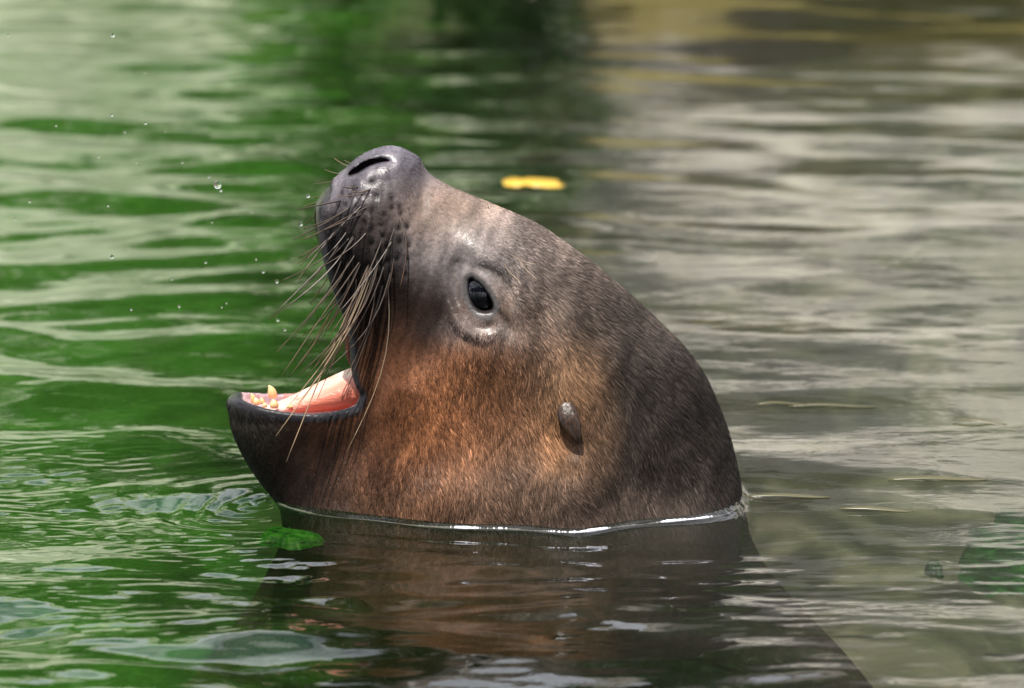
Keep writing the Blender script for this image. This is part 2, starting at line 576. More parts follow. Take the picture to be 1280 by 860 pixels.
# pelage colours with some shade painted in, described on the flank (same on both sides)
mir = V3.copy(); mir[:, 1] = -np.abs(mir[:, 1])
fu, fv = project(mir)
pal = [  # u, v, ru, rv, weight, colour
    (640, 600, 400, 300, 0.05, (0.060, 0.045, 0.036)),
    (540, 490, 70, 50, 1.0, (0.195, 0.068, 0.024)), (500, 560, 60, 45, 1.0, (0.145, 0.058, 0.024)), (600, 470, 50, 35, 0.8, (0.17, 0.085, 0.045)),
    (620, 520, 60, 50, 0.8, (0.125, 0.068, 0.040)), (500, 630, 60, 30, 1.0, (0.12, 0.062, 0.036)), (640, 620, 90, 45, 0.8, (0.085, 0.056, 0.040)),
    (375, 575, 66, 46, 4.5, (0.0045, 0.0030, 0.0025)), (308, 522, 20, 22, 3.0, (0.040, 0.033, 0.027)), (466, 430, 24, 60, 2.0, (0.014, 0.008, 0.006)),  # lower jaw: dark fur, deepened by painted shade
    (496, 440, 22, 40, 0.9, (0.045, 0.018, 0.009)),
    (436, 362, 40, 58, 4.5, (0.0045, 0.0035, 0.0035)), (462, 232, 52, 22, 1.3, (0.072, 0.064, 0.074)), (480, 300, 30, 35, 0.9, (0.026, 0.022, 0.023)), (490, 195, 50, 18, 1.4, (0.068, 0.062, 0.076)),  # lower muzzle blackened with painted self-shadow
    (524, 396, 30, 32, 5.0, (0.0040, 0.0026, 0.0020)), (590, 318, 50, 28, 1.3, (0.165, 0.150, 0.152)), (555, 262, 45, 26, 1.2, (0.155, 0.105, 0.076)),  # near-black spot is shade painted between muzzle and eye
    (545, 330, 28, 45, 0.8, (0.075, 0.058, 0.055)), (640, 300, 60, 30, 1.0, (0.120, 0.090, 0.073)), (650, 355, 28, 38, 0.9, (0.070, 0.052, 0.042)), (640, 420, 30, 28, 1.6, (0.034, 0.019, 0.012)),
    (590, 412, 40, 12, 1.2, (0.130, 0.120, 0.120)), (720, 380, 55, 45, 1.0, (0.085, 0.066, 0.055)), (690, 460, 30, 35, 0.9, (0.120, 0.078, 0.052)),
    (713, 480, 19, 27, 2.4, (0.290, 0.165, 0.090)), (697, 540, 19, 28, 2.0, (0.27, 0.135, 0.065)), (739, 535, 16, 30, 1.6, (0.22, 0.128, 0.076)), (790, 480, 55, 70, 1.0, (0.042, 0.034, 0.029)), (860, 560, 60, 80, 1.2, (0.024, 0.019, 0.016)),
    (760, 590, 70, 50, 0.9, (0.055, 0.041, 0.033)), (850, 450, 40, 40, 0.7, (0.060, 0.047, 0.040)),
]


def pelage_shade(u, v):
    acc = np.zeros((len(u), 3)); ws = np.zeros(len(u))
    for (cu, cv, ru, rv, wt, c) in pal:
        w_ = wt * np.exp(-0.5 * (((u - cu) / ru) ** 2 + ((v - cv) / rv) ** 2))
        acc += w_[:, None] * np.array(c); ws += w_
    return acc / np.maximum(ws, 1e-9)[:, None]


def grid2(Fld, a, b):
    i = np.clip(((a - A0) / H), 0, Fld.shape[0] - 2.001); j = np.clip(((b - B0) / H), 0, Fld.shape[1] - 2.001)
    i0 = i.astype(int); j0 = j.astype(int); fi = i - i0; fj = j - j0
    return (Fld[i0, j0] * (1 - fi) * (1 - fj) + Fld[i0 + 1, j0] * fi * (1 - fj) + Fld[i0, j0 + 1] * (1 - fi) * fj + Fld[i0 + 1, j0 + 1] * fi * fj)


def vnoise(x, y, seed):
    g = np.random.default_rng(seed).random((257, 257))
    xi, yi = np.floor(x).astype(int), np.floor(y).astype(int); fx, fy = x - xi, y - yi
    fx, fy = fx * fx * (3 - 2 * fx), fy * fy * (3 - 2 * fy)
    a_ = g[xi % 256, yi % 256]; b_ = g[(xi + 1) % 256, yi % 256]; c_ = g[xi % 256, (yi + 1) % 256]; d_ = g[(xi + 1) % 256, (yi + 1) % 256]
    return (a_ * (1 - fx) + b_ * fx) * (1 - fy) + (c_ * (1 - fx) + d_ * fx) * fy - 0.5


wed_v = grid2(WED, va, vb); eye_v = grid2(EYE, va, vb); nos_v = grid2(NOSE, va, vb)
cols = pelage_shade(fu, fv)
sx_ = fu + 0.35 * fv; sy_ = fv - 0.35 * fu
ton = 1.0 * vnoise(sx_ / 7, sy_ / 26, 1) + 0.9 * vnoise(sx_ / 22, sy_ / 48, 2) + 0.7 * vnoise(fu / 60, fv / 60, 3)
cols = cols * np.exp(0.75 * ton)[:, None]
lipm = sstep(wed_v, -13, -6)[:, None]
cols = cols * (1 - lipm) + lipm * np.array([0.012, 0.011, 0.013])
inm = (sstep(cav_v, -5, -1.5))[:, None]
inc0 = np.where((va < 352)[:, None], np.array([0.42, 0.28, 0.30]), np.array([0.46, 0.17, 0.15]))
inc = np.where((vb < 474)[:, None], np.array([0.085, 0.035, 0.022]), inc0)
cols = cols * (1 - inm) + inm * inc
em = (sstep(eye_v, -10, -6) * (np.abs(vw) > 30))[:, None]
cols = cols * (1 - em) + em * np.array([0.055, 0.050, 0.050])
em2 = (sstep(eye_v, -3.5, -1.5) * (np.abs(vw) > 30))[:, None]
cols = cols * (1 - em2) + em2 * np.array([0.018, 0.015, 0.015])
fol_v = grid2(FOLD, va, vb)
fmk = (0.85 * sstep(-fol_v, -4.5, -1.5))[:, None]
cols = cols * (1 - fmk) + fmk * np.array([0.010, 0.008, 0.008])
nm = (sstep(nos_v, -1, 2))[:, None]
cols = cols * (1 - nm) + nm * np.array([0.010, 0.007, 0.007])

# materials of the animal
ms = NT('wet_skin')
at = ms.add('ShaderNodeAttribute', attribute_name='pelage_shade')
tc = ms.add('ShaderNodeTexCoord')
nz = ms.noise(260, 5, 0.6, tc.outputs['Object'])
nz2 = ms.noise(45, 4, 0.6, tc.outputs['Object'])
mx = ms.add('ShaderNodeMix', data_type='RGBA', blend_type='MULTIPLY')
mx.inputs['Factor'].default_value = 0.7
rp = ms.ramp(nz.outputs['Fac'], [(0.3, (0.5, 0.5, 0.5)), (0.7, (1.5, 1.5, 1.5))])
ms.l(at.outputs['Color'], mx.inputs['A']); ms.l(rp.outputs[0], mx.inputs['B'])
ms.l(mx.outputs['Result'], ms.b.inputs['Base Color'])
rr = ms.ramp(nz2.outputs['Fac'], [(0.3, (0.22,) * 3), (0.7, (0.42,) * 3)])
ms.l(rr.outputs[0], ms.b.inputs['Roughness'])
spo = ms.add('ShaderNodeSeparateXYZ'); ms.l(tc.outputs['Object'], spo.inputs[0])
spr = ms.add('ShaderNodeMapRange'); spr.inputs['From Min'].default_value = -0.004; spr.inputs['From Max'].default_value = 0.004; spr.inputs['To Min'].default_value = 0.0; spr.inputs['To Max'].default_value = 0.30
ms.l(spo.outputs['Z'], spr.inputs['Value'])
slk = ms.add('ShaderNodeAttribute', attribute_name='slick')
slm = ms.add('ShaderNodeMath', operation='MULTIPLY'); ms.l(spr.outputs[0], slm.inputs[0]); ms.l(slk.outputs['Fac'], slm.inputs[1])
ms.l(slm.outputs[0], ms.b.inputs['Specular IOR Level'])   # water against skin does not shine
bp = ms.add('ShaderNodeBump'); bp.inputs['Strength'].default_value = 0.5; bp.inputs['Distance'].default_value = 0.0008
ms.l(nz.outputs['Fac'], bp.inputs['Height']); ms.l(bp.outputs[0], ms.b.inputs['Normal'])

sea_lion = bpy.data.objects.new('sea_lion', None)
link(sea_lion)
sea_lion.empty_display_size = 0.1
tag(sea_lion, 'wet brown sea lion raising its head from the water with mouth wide open', 'sea lion')
body = np_mesh('body', V3, Q, ms.m, sea_lion)
color_attr(body.data, 'pelage_shade', cols)
slick = np.clip(cols.mean(1) / 0.085, 0.12, 0.8)
slick = np.maximum(slick, sstep(cav_v, -5, -1.5) * 1.5); slick = np.maximum(slick, lipm[:, 0] * 0.7); slick = np.maximum(slick, em[:, 0])
fa_ = body.data.attributes.new('slick', 'FLOAT', 'POINT'); fa_.data.foreach_set('value', slick.astype(np.float32))


# ---- eyes
def make_eye(sgn):
    ca, cb = eye_c
    Rr = 31.0
    wc = sgn * (eye_T - 33.0)
    c = np.array([(ca - 640) * S, wc * S, (625 - cb) * S])
    bm = bmesh.new()
    bmesh.ops.create_uvsphere(bm, u_segments=32, v_segments=20, radius=Rr * S)
    for f in bm.faces: f.smooth = True
    me = bpy.data.meshes.new('eye'); bm.to_mesh(me); bm.free()
    o = link(bpy.data.objects.new('eye', me), sea_lion)
    o.location = c
    me.materials.append(eye_mat.m)
    return o


eye_mat = simple_mat('eye_glossy', (0.004, 0.004, 0.007), 0.05, Specular_IOR_Level=0.45)
make_eye(-1); make_eye(1)

# ---- ears: small rolled leaf hanging backwards and down
ear_mat = NT('ear_skin')
nz = ear_mat.noise(9, 4)
rp = ear_mat.ramp(nz.outputs['Fac'], [(0.35, (0.012, 0.007, 0.005)), (0.7, (0.055, 0.030, 0.019))])
ear_mat.l(rp.outputs[0], ear_mat.b.inputs['Base Color']); ear_mat.b.inputs['Roughness'].default_value = 0.3; ear_mat.b.inputs['Specular IOR Level'].default_value = 0.3
bpe = ear_mat.add('ShaderNodeBump'); bpe.inputs['Strength'].default_value = 0.9; bpe.inputs['Distance'].default_value = 0.0006
ear_mat.l(nz.outputs['Fac'], bpe.inputs['Height']); ear_mat.l(bpe.outputs[0], ear_mat.b.inputs['Normal'])


def make_ear(sgn):
    n, m = 12, 14
    fs = np.linspace(0, 1, n)
    pu = 706 + 17 * fs - 3 * np.sin(math.pi * fs); pv = 494 + 60 * fs
    a, b, w = near(pu, pv)
    V, F = [], []
    for i, f in enumerate(fs):
        bl = max(0.06, 1.72 * (f + 0.03) ** 0.55 * (1.0 - f) ** 0.72)
        hw, th = 18.0 * bl, 11.0 * bl
        off = -1 + 10 * sstep(f, 0.0, 0.6)
        for k in range(m):
            an_ = 2 * math.pi * k / m
            x, y = math.cos(an_), math.sin(an_)
            roll = 3.5 * math.exp(-((x - 0.75) / 0.3) ** 2) * (y > 0) - 2.5 * math.exp(-((x - 0.2) / 0.3) ** 2) * (y > 0) * sstep(f, 0.3, 0.7)
            V.append([(a[i] + hw * x - 640) * S, sgn * (-w[i] + off + th * y + roll * bl) * S, (625 - b[i]) * S])
    for i in range(n - 1):
        for k in range(m):
            k2 = (k + 1) % m
            F.append((i * m + k, i * m + k2, (i + 1) * m + k2, (i + 1) * m + k))
    F.append(tuple(range(m))); F.append(tuple((n - 1) * m + k for k in range(m)))
    o = mesh_obj('ear', V, F, ear_mat.m, sea_lion)
    md = o.modifiers.new('sub', 'SUBSURF'); md.levels = 2; md.render_levels = 2
    # dark ear hole below and in front of the flap
    return o


make_ear(-1); make_ear(1)

# ---- tongue
tg = NT('tongue_skin')
nz = tg.noise(5, 5, 0.65); nzb = tg.noise(16, 5, 0.7)
rp = tg.ramp(nz.outputs['Fac'], [(0.3, (0.62, 0.22, 0.17)), (0.5, (0.72, 0.38, 0.32)), (0.66, (0.74, 0.55, 0.48))])
tgc = tg.add('ShaderNodeTexCoord'); tgs = tg.add('ShaderNodeSeparateXYZ'); tg.l(tgc.outputs['Generated'], tgs.inputs[0])
tgm = tg.add('ShaderNodeMix', data_type='RGBA'); tgr = tg.ramp(tgs.outputs['Y'], [(0.10, (1, 1, 1)), (0.30, (0, 0, 0))])
tg.l(tgr.outputs[0], tgm.inputs['Factor']); tg.l(rp.outputs[0], tgm.inputs['A']); tgm.inputs['B'].default_value = (0.55, 0.17, 0.11, 1)
tg.l(tgm.outputs['Result'], tg.b.inputs['Base Color']); tg.b.inputs['Roughness'].default_value = 0.25
tg.b.inputs['Subsurface Weight'].default_value = 0.15
tg.b.inputs['Subsurface Radius'].default_value = (0.006, 0.002, 0.001)
bp = tg.add('ShaderNodeBump'); bp.inputs['Strength'].default_value = 0.8; bp.inputs['Distance'].default_value = 0.0015
tg.l(nzb.outputs['Fac'], bp.inputs['Height']); tg.l(bp.outputs[0], tg.b.inputs['Normal'])
sec = [(326, 508, 4, 10), (340, 505, 8, 22), (356, 499, 14, 33), (376, 489, 22, 41), (398, 478, 32, 47), (420, 467, 42, 52), (442, 457, 50, 55), (466, 450, 54, 56), (490, 450, 54, 52)]
V, F = [], []
m = 20
for (a_, top, th, hw) in sec:
    for k in range(m):
        an = 2 * math.pi * k / m
        x = math.cos(an); y = math.sin(an)
        yy = math.copysign(abs(y) ** 0.75, y); xx = math.copysign(abs(x) ** 0.8, x)
        zc = -4 * math.exp(-(x / 0.3) ** 2) if y > 0 else 0     # groove down the middle
        V.append([(a_ - 640) * S, hw * xx * S, (625 - (top + th / 2 - yy * th / 2 - zc * 0)) * S + zc * S])
for i in range(len(sec) - 1):
    for k in range(m):
        k2 = (k + 1) % m
        F.append((i * m + k, i * m + k2, (i + 1) * m + k2, (i + 1) * m + k))
F.append(tuple(range(m))); F.append(tuple((len(sec) - 1) * m + k for k in range(m)))
tongue = mesh_obj('tongue', V, F, tg.m, sea_lion)
md = tongue.modifiers.new('sub', 'SUBSURF'); md.levels = 2; md.render_levels = 2

# ---- teeth
tm = NT('stained_tooth')
nz = tm.noise(120, 3)
rp = tm.ramp(nz.outputs['Fac'], [(0.35, (0.46, 0.24, 0.08)), (0.65, (0.72, 0.52, 0.28))])
tm.l(rp.outputs[0], tm.b.inputs['Base Color']); tm.b.inputs['Roughness'].default_value = 0.25


def tooth(u, v, w, hgt, rad, lean=(0, 0)):
    a, b = ab([u], [v], w); a, b = a[0], b[0]
    pts, rd = [], []
    for i in range(8):
        f = i / 7
        pts.append([(a + lean[0] * f * f - 640) * S, (w + lean[1] * f * f) * S, (625 - (b - hgt * f)) * S])
        rd.append(rad * S * (0.9 + 0.25 * math.sin(f * 3) - 0.85 * f ** 2.2))
    o = tube('tooth', pts, rd, tm.m, sea_lion, 10)
    return o


tooth(341, 497, 24, 16, 5.6, (-5, 0)); tooth(328, 505, 16, 8, 3.2, (-2, 0)); tooth(331, 509, -22, 6, 3.2, (-1, 0)); tooth(362, 510, -38, 5, 4.0)        # far canine
tooth(343, 510, -30, 11, 5.6, (-2, 0))       # near canine
tooth(317, 504, 10, 13, 3.6, (-3, 0)); tooth(321, 506, -10, 9, 4.2, (-2, 0))

# ---- whiskers
wm = NT('whisker_hair')
hi = wm.add('ShaderNodeAttribute', attribute_name='whisk')
wm.l(hi.outputs['Color'], wm.b.inputs['Base Color']); wm.b.inputs['Roughness'].default_value = 0.35; wm.b.inputs['Specular IOR Level'].default_value = 0.3


def whisker(bu, bv, tu, tv, dep=-90, bend=0.12, rad=1.05, far=False, col=None):
    a, b, w = near([bu], [bv])
    p0 = np.array([(a[0] - 640) * S, w[0] * S * (-1 if far else 1) * 0.97, (625 - b[0]) * S])
    if far:
        p0[1] = abs(p0[1]) * 0.75
    p1 = unproj([tu], [tv], dep * S)[0]
    d = p1 - p0
    nrm = np.array([-d[2], 0, d[0]])
    pts = [p0 + d * f + nrm * bend * math.sin(math.pi * f) * (1 - 0.3 * f) for f in np.linspace(0, 1, 10)]
    o = tube('whisker', pts, [rad * S * (1 - 0.62 * f ** 1.3) for f in np.linspace(0, 1, 10)], wm.m, sea_lion, 5)
    c0 = np.array([0.05, 0.042, 0.038]); c1 = np.array(col if col else (0.10, 0.055, 0.025))
    cc = np.repeat([c0 * (1 - f) + c1 * f for f in np.linspace(0, 1, 10)], 5, axis=0)
    color_attr(o.data, 'whisk', cc)
    return o


wl = [  # base -> tip (photo pixels), near side
    (470, 240, 375, 332, -130), (455, 262, 352, 388, -150), (462, 262, 336, 400, -150), (470, 262, 378, 300, -120), (450, 250, 380, 286, -110), (440, 258, 372, 322, -110),
    (478, 250, 400, 290, -110), (470, 275, 355, 515, -140), (480, 280, 345, 545, -150), (475, 300, 358, 577, -150), (490, 330, 400, 470, -140), (468, 318, 375, 468, -130),
    (460, 330, 395, 455, -125), (448, 345, 402, 452, -110), (480, 258, 390, 340, -130), (486, 272, 412, 420, -150), (497, 290, 420, 395, -150), (482, 335, 433, 566, -120),
    (470, 352, 434, 468, -120), (500, 268, 478, 330, -105), (505, 282, 500, 360, -100), (492, 305, 482, 372, -100), (478, 292, 388, 482, -140), (466, 286, 362, 470, -130),
    (455, 300, 378, 420, -120), (442, 300, 385, 395, -110), (436, 285, 380, 360, -105), (462, 240, 420, 246, -90), (452, 232, 428, 234, -80), (470, 232, 440, 240, -85),
    (430, 250, 372, 262, -120), (436, 262, 366, 300, -125), (444, 272, 350, 352, -140), (450, 284, 340, 395, -150), (458, 296, 346, 440, -150), (462, 310, 352, 470, -150), (470, 325, 372, 505, -150), (428, 280, 372, 350, -110), (434, 305, 366, 425, -120), (446, 322, 384, 470, -120), (480, 350, 428, 500, -120), (455, 340, 396, 500, -120),
    (475, 312, 405, 445, -140), (484, 320, 428, 440, -130), (440, 320, 398, 430, -110), (450, 370, 425, 440, -105)]
for (bu, bv, tu, tv, dp) in wl:
    whisker(bu, bv, tu, tv, dp, random.uniform(-0.02, 0.15), random.uniform(0.85, 1.35), col=(0.38, 0.27, 0.16) if tv > 500 else random.choice([(0.07, 0.035, 0.015), (0.05, 0.025, 0.010), (0.12, 0.07, 0.04), (0.04, 0.02, 0.008)]))
for (bu, bv, tu, tv) in [(430, 222, 406, 212), (434, 226, 392, 230), (424, 235, 388, 248), (418, 240, 378, 282), (412, 252, 380, 258), (440, 214, 418, 198), (446, 210, 430, 200), (426, 260, 372, 330), (424, 275, 376, 320), (430, 300, 388, 380), (440, 330, 400, 420), (445, 345, 410, 450), (436, 300, 392, 478), (440, 320, 404, 472), (444, 340, 414, 462), (432, 290, 372, 462), (436, 310, 380, 440), (448, 350, 420, 440)]:
    whisker(bu, bv, tu, tv, 110, random.uniform(0.05, 0.15), random.uniform(0.9, 1.25), far=True)
for (bu, bv, tu, tv) in [(632, 313, 668, 330), (640, 306, 672, 350), (625, 318, 650, 352), (612, 262, 600, 248), (655, 275, 684, 292)]:
    whisker(bu, bv, tu, tv, -125 if bv > 300 else -20, -0.12, 0.6, col=(0.4, 0.3, 0.2))

# ---- short wet fur
def make_fur(N):
    tri = np.concatenate([Q[:, [0, 1, 2]], Q[:, [0, 2, 3]]])
    e = np.cross(V3[tri[:, 1]] - V3[tri[:, 0]], V3[tri[:, 2]] - V3[tri[:, 0]])
    ar = np.linalg.norm(e, axis=1)
    cen = V3[tri].mean(1)
    ok = (cen[:, 2] > -0.012) & (cav_v[tri].max(1) < -4) & ((eye_v[tri].max(1) < -5) | (np.abs(vw[tri[:, 0]]) < 30)) & (nos_v[tri].max(1) < -4.5) & (wed_v[tri].max(1) < -5)
    wgt = ar * ok * np.where(cen[:, 1] < 0.03, 1.0, 0.35)
    pick = rng.choice(len(tri), N, p=wgt / wgt.sum())
    r1, r2 = rng.random(N), rng.random(N); sq = np.sqrt(r1)
    bc = np.stack([1 - sq, sq * (1 - r2), sq * r2], 1)
    tv_ = tri[pick]
    P = (V3[tv_] * bc[:, :, None]).sum(1); Nn = (VN[tv_] * bc[:, :, None]).sum(1)
    Nn /= np.linalg.norm(Nn, axis=1)[:, None]
    C = (cols[tv_] * bc[:, :, None]).sum(1)
    M = P.copy(); M[:, 1] = -np.abs(M[:, 1])
    u, v = project(M)
    # lie of the fur: from the nose back over the crown and down the neck
    k = sstep((v - (0.9 * (u - 520) + 200)), -40, 130)     # 0 along the crown, 1 on the lower cheek
    dx = (1 - k) * 0.80 + k * 0.22; dz = -((1 - k) * 0.60 + k * 0.97)
    km = sstep(u, 520, 380)                                 # muzzle: down and forward
    dx = dx * (1 - km) + km * 0.45; dz = dz * (1 - km) + km * -0.9
    wob = 0.20 * np.sin(u * 0.061 + 1.3 * np.sin(v * 0.043)) + 0.14 * np.sin(v * 0.093 + u * 0.027) + 0.13 * rng.standard_normal(N)
    d = np.stack([dx + wob * 0.7, np.zeros(N), dz + wob * 0.2], 1)
    d -= (d * Nn).sum(1)[:, None] * Nn
    d /= np.linalg.norm(d, axis=1)[:, None] + 1e-9
    L = S * (10 + 12 * rng.random(N)) * (0.22 + 0.78 * sstep(u + 0.75 * (v - 400), 500, 760) + 0.45 * np.exp(-((u - 312) / 32) ** 2 - ((v - 522) / 26) ** 2))
    L *= 0.55 + 0.45 * sstep(-grid2(EYE, M[:, 0] / S + 640, 625 - M[:, 2] / S), 5, 40)
    # locks: neighbouring strands lean to a shared side
    cell = np.floor(u / 5).astype(int) * 7919 + np.floor(v / 9).astype(int) * 104729
    cl = ((np.abs(cell) * 2654435761) % 1000) / 1000.0 - 0.5
    tang = np.cross(Nn, d)
    lift = 0.06 + 0.12 * rng.random(N)
    pts = np.zeros((N, 4, 3), np.float32)
    for i, f in enumerate((0, 0.33, 0.66, 1.0)):
        pts[:, i] = P - Nn * 0.0003 + d * (L * f)[:, None] + Nn * (L * lift * (f - 0.42 * f * f) * 1.4)[:, None] + tang * (L * 0.35 * cl * f * f)[:, None]
    shade = np.exp(0.42 * rng.standard_normal(N) - 0.15 + 0.5 * cl)
    col = C * shade[:, None]
    hc = bpy.data.hair_curves.new('fur')
    hc.add_curves([4] * N)
    hc.attributes['position'].data.foreach_set('vector', pts.ravel())
    rad = hc.attributes.get('radius') or hc.attributes.new('radius', 'FLOAT', 'POINT')
    rv = np.tile(np.array([0.36, 0.34, 0.27, 0.04], np.float32) * S, (N, 1)) * rng.uniform(0.8, 1.3, (N, 1)).astype(np.float32)
    rad.data.foreach_set('value', rv.ravel())
    ca = hc.attributes.new('pelage_shade', 'FLOAT_COLOR', 'CURVE')
    c4 = np.ones((N, 4), np.float32); c4[:, :3] = col
    ca.data.foreach_set('color', c4.ravel())
    fm = NT('wet_fur')
    a_ = fm.add('ShaderNodeAttribute', attribute_name='pelage_shade')
    fm.l(a_.outputs['Color'], fm.b.inputs['Base Color'])
    fm.b.inputs['Roughness'].default_value = 0.30
    fm.b.inputs['Specular IOR Level'].default_value = 0.14
    hc.materials.append(fm.m)
    o = link(bpy.data.objects.new('fur', hc), sea_lion)
    o['kind'] = 'stuff'
    return o


make_fur(260000)
#@@ENDSEAL

# ================================================================== WATER
def tgrid(parts):
    out = [parts[0][0]]
    for (a, b, h0, h1) in parts:
        x = a
        while x < b - 1e-6:
            f = (x - a) / (b - a)
            x = min(b, x + h0 + (h1 - h0) * f)
            if b - x < 0.3 * h1: x = b
            out.append(x)
    return np.array(out)


wx = tgrid([(-9, -0.75, 0.9, 0.006), (-0.75, 0.75, 0.005, 0.005), (0.75, 9, 0.006, 0.9)])
wy = tgrid([(-9, -0.95, 0.9, 0.004), (-0.95, -0.165, 0.0036, 0.0033), (-0.165, 0.0, 0.0013, 0.0013), (0.0, 0.3, 0.0033, 0.0033), (0.3, 1.6, 0.004, 0.010), (1.6, 5.75, 0.011, 0.022)])
WX, WY = np.meshgrid(wx, wy, indexing='ij')


def wave_sum(n, l0, l1, slope, spread, seed):
    g = np.random.default_rng(seed)
    Z = np.zeros_like(WX)
    for _ in range(n):
        lam = math.exp(g.uniform(math.log(l0), math.log(l1)))
        th = g.normal(0, spread)
        kx, ky = math.sin(th) * 2 * math.pi / lam, math.cos(th) * 2 * math.pi / lam
        amp = slope * lam / (2 * math.pi) * math.sqrt(2.0 / n)
        Z += amp * np.sin(kx * WX + ky * WY + g.uniform(0, 6.283))
    return Z


def env(seed, l):
    g = np.random.default_rng(seed)
    Z = np.zeros_like(WX)
    for _ in range(10):
        th = g.uniform(0, math.pi); lam = l * g.uniform(0.7, 1.6)
        Z += np.sin((math.sin(th) * WX + math.cos(th) * WY * 0.7) * 2 * math.pi / lam + g.uniform(0, 6.283))
    return 0.5 + 0.5 * np.tanh(Z / 2.6)


leftness = sstep(-WX, -0.25, 0.35)
farness = sstep(WY, 0.4, 2.0)
calm = 0.24 + 0.76 * leftness
Zw = wave_sum(22, 0.35, 0.90, 0.026, 0.7, 11) * (0.6 + 0.4 * leftness)
Zw += wave_sum(30, 0.13, 0.34, 0.050, 0.65, 12) * (0.5 + 0.7 * env(3, 0.7)) * (calm + 0.12 * farness)
Zw += wave_sum(30, 0.05, 0.11, 0.030, 0.6, 13) * env(5, 0.45) * (0.28 + 0.72 * leftness)
# rings fanning out from the throat
tx, ty = water_pt(348, 628)[:2]
dr = np.hypot(WX - tx, (WY - ty)); an = np.arctan2(WY - ty, -(WX - tx))
sect = np.exp(-0.5 * ((an + 0.35) / 0.7) ** 2)
fore = sstep(-WY, 0.25, 0.6)
Zw += wave_sum(14, 0.20, 0.42, 0.060, 0.5, 17) * fore * (0.4 + 0.6 * leftness)
Zw += wave_sum(34, 0.045, 0.12, 0.050, 0.45, 23) * sstep(-WY, 0.14, 0.30) * (0.35 + 0.65 * env(9, 0.35)) * (1 - 0.45 * sstep(WX, 0.15, 0.4))
Zw += wave_sum(20, 0.02, 0.04, 0.022, 0.4, 24) * sstep(-WY, 0.12, 0.22) * env(10, 0.3)
Zw += wave_sum(30, 0.014, 0.035, 0.06, 0.7, 18) * env(8, 0.22) * leftness * sstep(WY, -0.75, -0.4) * (1 - sstep(WY, 0.1, 0.5))
Zw += 0.0017 * np.sin(2 * math.pi * (dr + 0.012 * np.sin(3 * an + 14 * dr)) / (0.018 + 0.05 * dr)) * np.exp(-dr / 0.20) * sect * sstep(dr, 0.0, 0.02)
# ring round the whole neck
j0 = int((625 - B0) / H)
halfw = np.interp(WX[:, 0] / S + 640, ga, T[:, j0]) * S
dn = np.abs(WY) - halfw[:, None]
xl, xr = ga[T[:, j0] > 2][[0, -1]]
xl, xr = (xl - 640) * S, (xr - 640) * S
dx = np.maximum(np.maximum(xl - WX, WX - xr), 0)
slope_h = np.abs(np.gradient(halfw, wx))[:, None]
dn = np.where(dx > 0, np.hypot(dx, np.maximum(np.abs(WY) - 0.0, 0)), dn / np.sqrt(1 + np.minimum(slope_h, 6) ** 2))
dnc = np.clip(dn, 0, 1)
Zw += 0.0010 * np.sin(2 * math.pi * dnc / 0.045) * np.exp(-dnc / 0.09) * (dn > 0) * (0.2 + 0.8 * sstep(-WX, -0.2, 0.1))
Zw *= 1 - 0.6 * np.exp(-dnc / 0.02)
Zw += 0.0075 * np.exp(-dnc / 0.0050)
nx, ny = len(wx), len(wy)
ii = np.arange(nx * ny).reshape(nx, ny)
WQ = np.stack([ii[:-1, :-1], ii[1:, :-1], ii[1:, 1:], ii[:-1, 1:]], -1).reshape(-1, 4)
WV = np.stack([WX.ravel(), WY.ravel(), Zw.ravel()], 1)

wt = NT('pool_water')
tc = wt.add('ShaderNodeTexCoord')
obj = tc.outputs['Object']
n1 = wt.noise(26, 3, 0.5, wt.mapping(obj, (0.55, 1, 1)), 0.6)
n2 = wt.noise(80, 3, 0.5, wt.mapping(obj, (0.5, 1, 1)), 0.4)
bp1 = wt.add('ShaderNodeBump'); bp1.inputs['Strength'].default_value = 1.0; bp1.inputs['Distance'].default_value = 0.0005
wt.l(n1.outputs['Fac'], bp1.inputs['Height'])
bp2 = wt.add('ShaderNodeBump'); bp2.inputs['Strength'].default_value = 1.0; bp2.inputs['Distance'].default_value = 0.00006
wt.l(n2.outputs['Fac'], bp2.inputs['Height']); wt.l(bp1.outputs[0], bp2.inputs['Normal'])
fr = wt.add('ShaderNodeFresnel'); fr.inputs['IOR'].default_value = 1.45
wt.l(bp2.outputs[0], fr.inputs['Normal'])
gl = wt.add('ShaderNodeBsdfGlossy'); gl.inputs['Roughness'].default_value = 0.015
wt.l(bp2.outputs[0], gl.inputs['Normal'])
tr = wt.add('ShaderNodeBsdfTransparent'); tr.inputs['Color'].default_value = (0.36, 0.36, 0.31, 1)
sepx = wt.add('ShaderNodeSeparateXYZ'); wt.l(obj, sepx.inputs[0])
nb = wt.noise(2.2, 4, 0.6, obj)
ad = wt.add('ShaderNodeMath', operation='MULTIPLY_ADD'); wt.l(nb.outputs['Fac'], ad.inputs[0]); ad.inputs[1].default_value = 0.7; wt.l(sepx.outputs['X'], ad.inputs[2])
mk = wt.ramp(ad.outputs[0], [(0.06, (0.050, 0.17, 0.018)), (0.30, (0.05, 0.09, 0.03)), (0.62, (0.17, 0.165, 0.14)), (0.95, (0.12, 0.15, 0.09))])
tn = wt.ramp(ad.outputs[0], [(0.30, (0.36, 0.36, 0.31)), (0.80, (0.47, 0.47, 0.43))]); wt.l(tn.outputs[0], tr.inputs['Color'])
df = wt.add('ShaderNodeBsdfDiffuse'); wt.l(mk.outputs[0], df.inputs['Color'])
mf = wt.ramp(ad.outputs[0], [(0.0, (0.17,) * 3), (0.06, (0.10,) * 3), (0.14, (0.025,) * 3), (0.42, (0.04,) * 3), (0.75, (0.09,) * 3)])
m1 = wt.add('ShaderNodeMixShader'); wt.l(mf.outputs[0], m1.inputs[0])
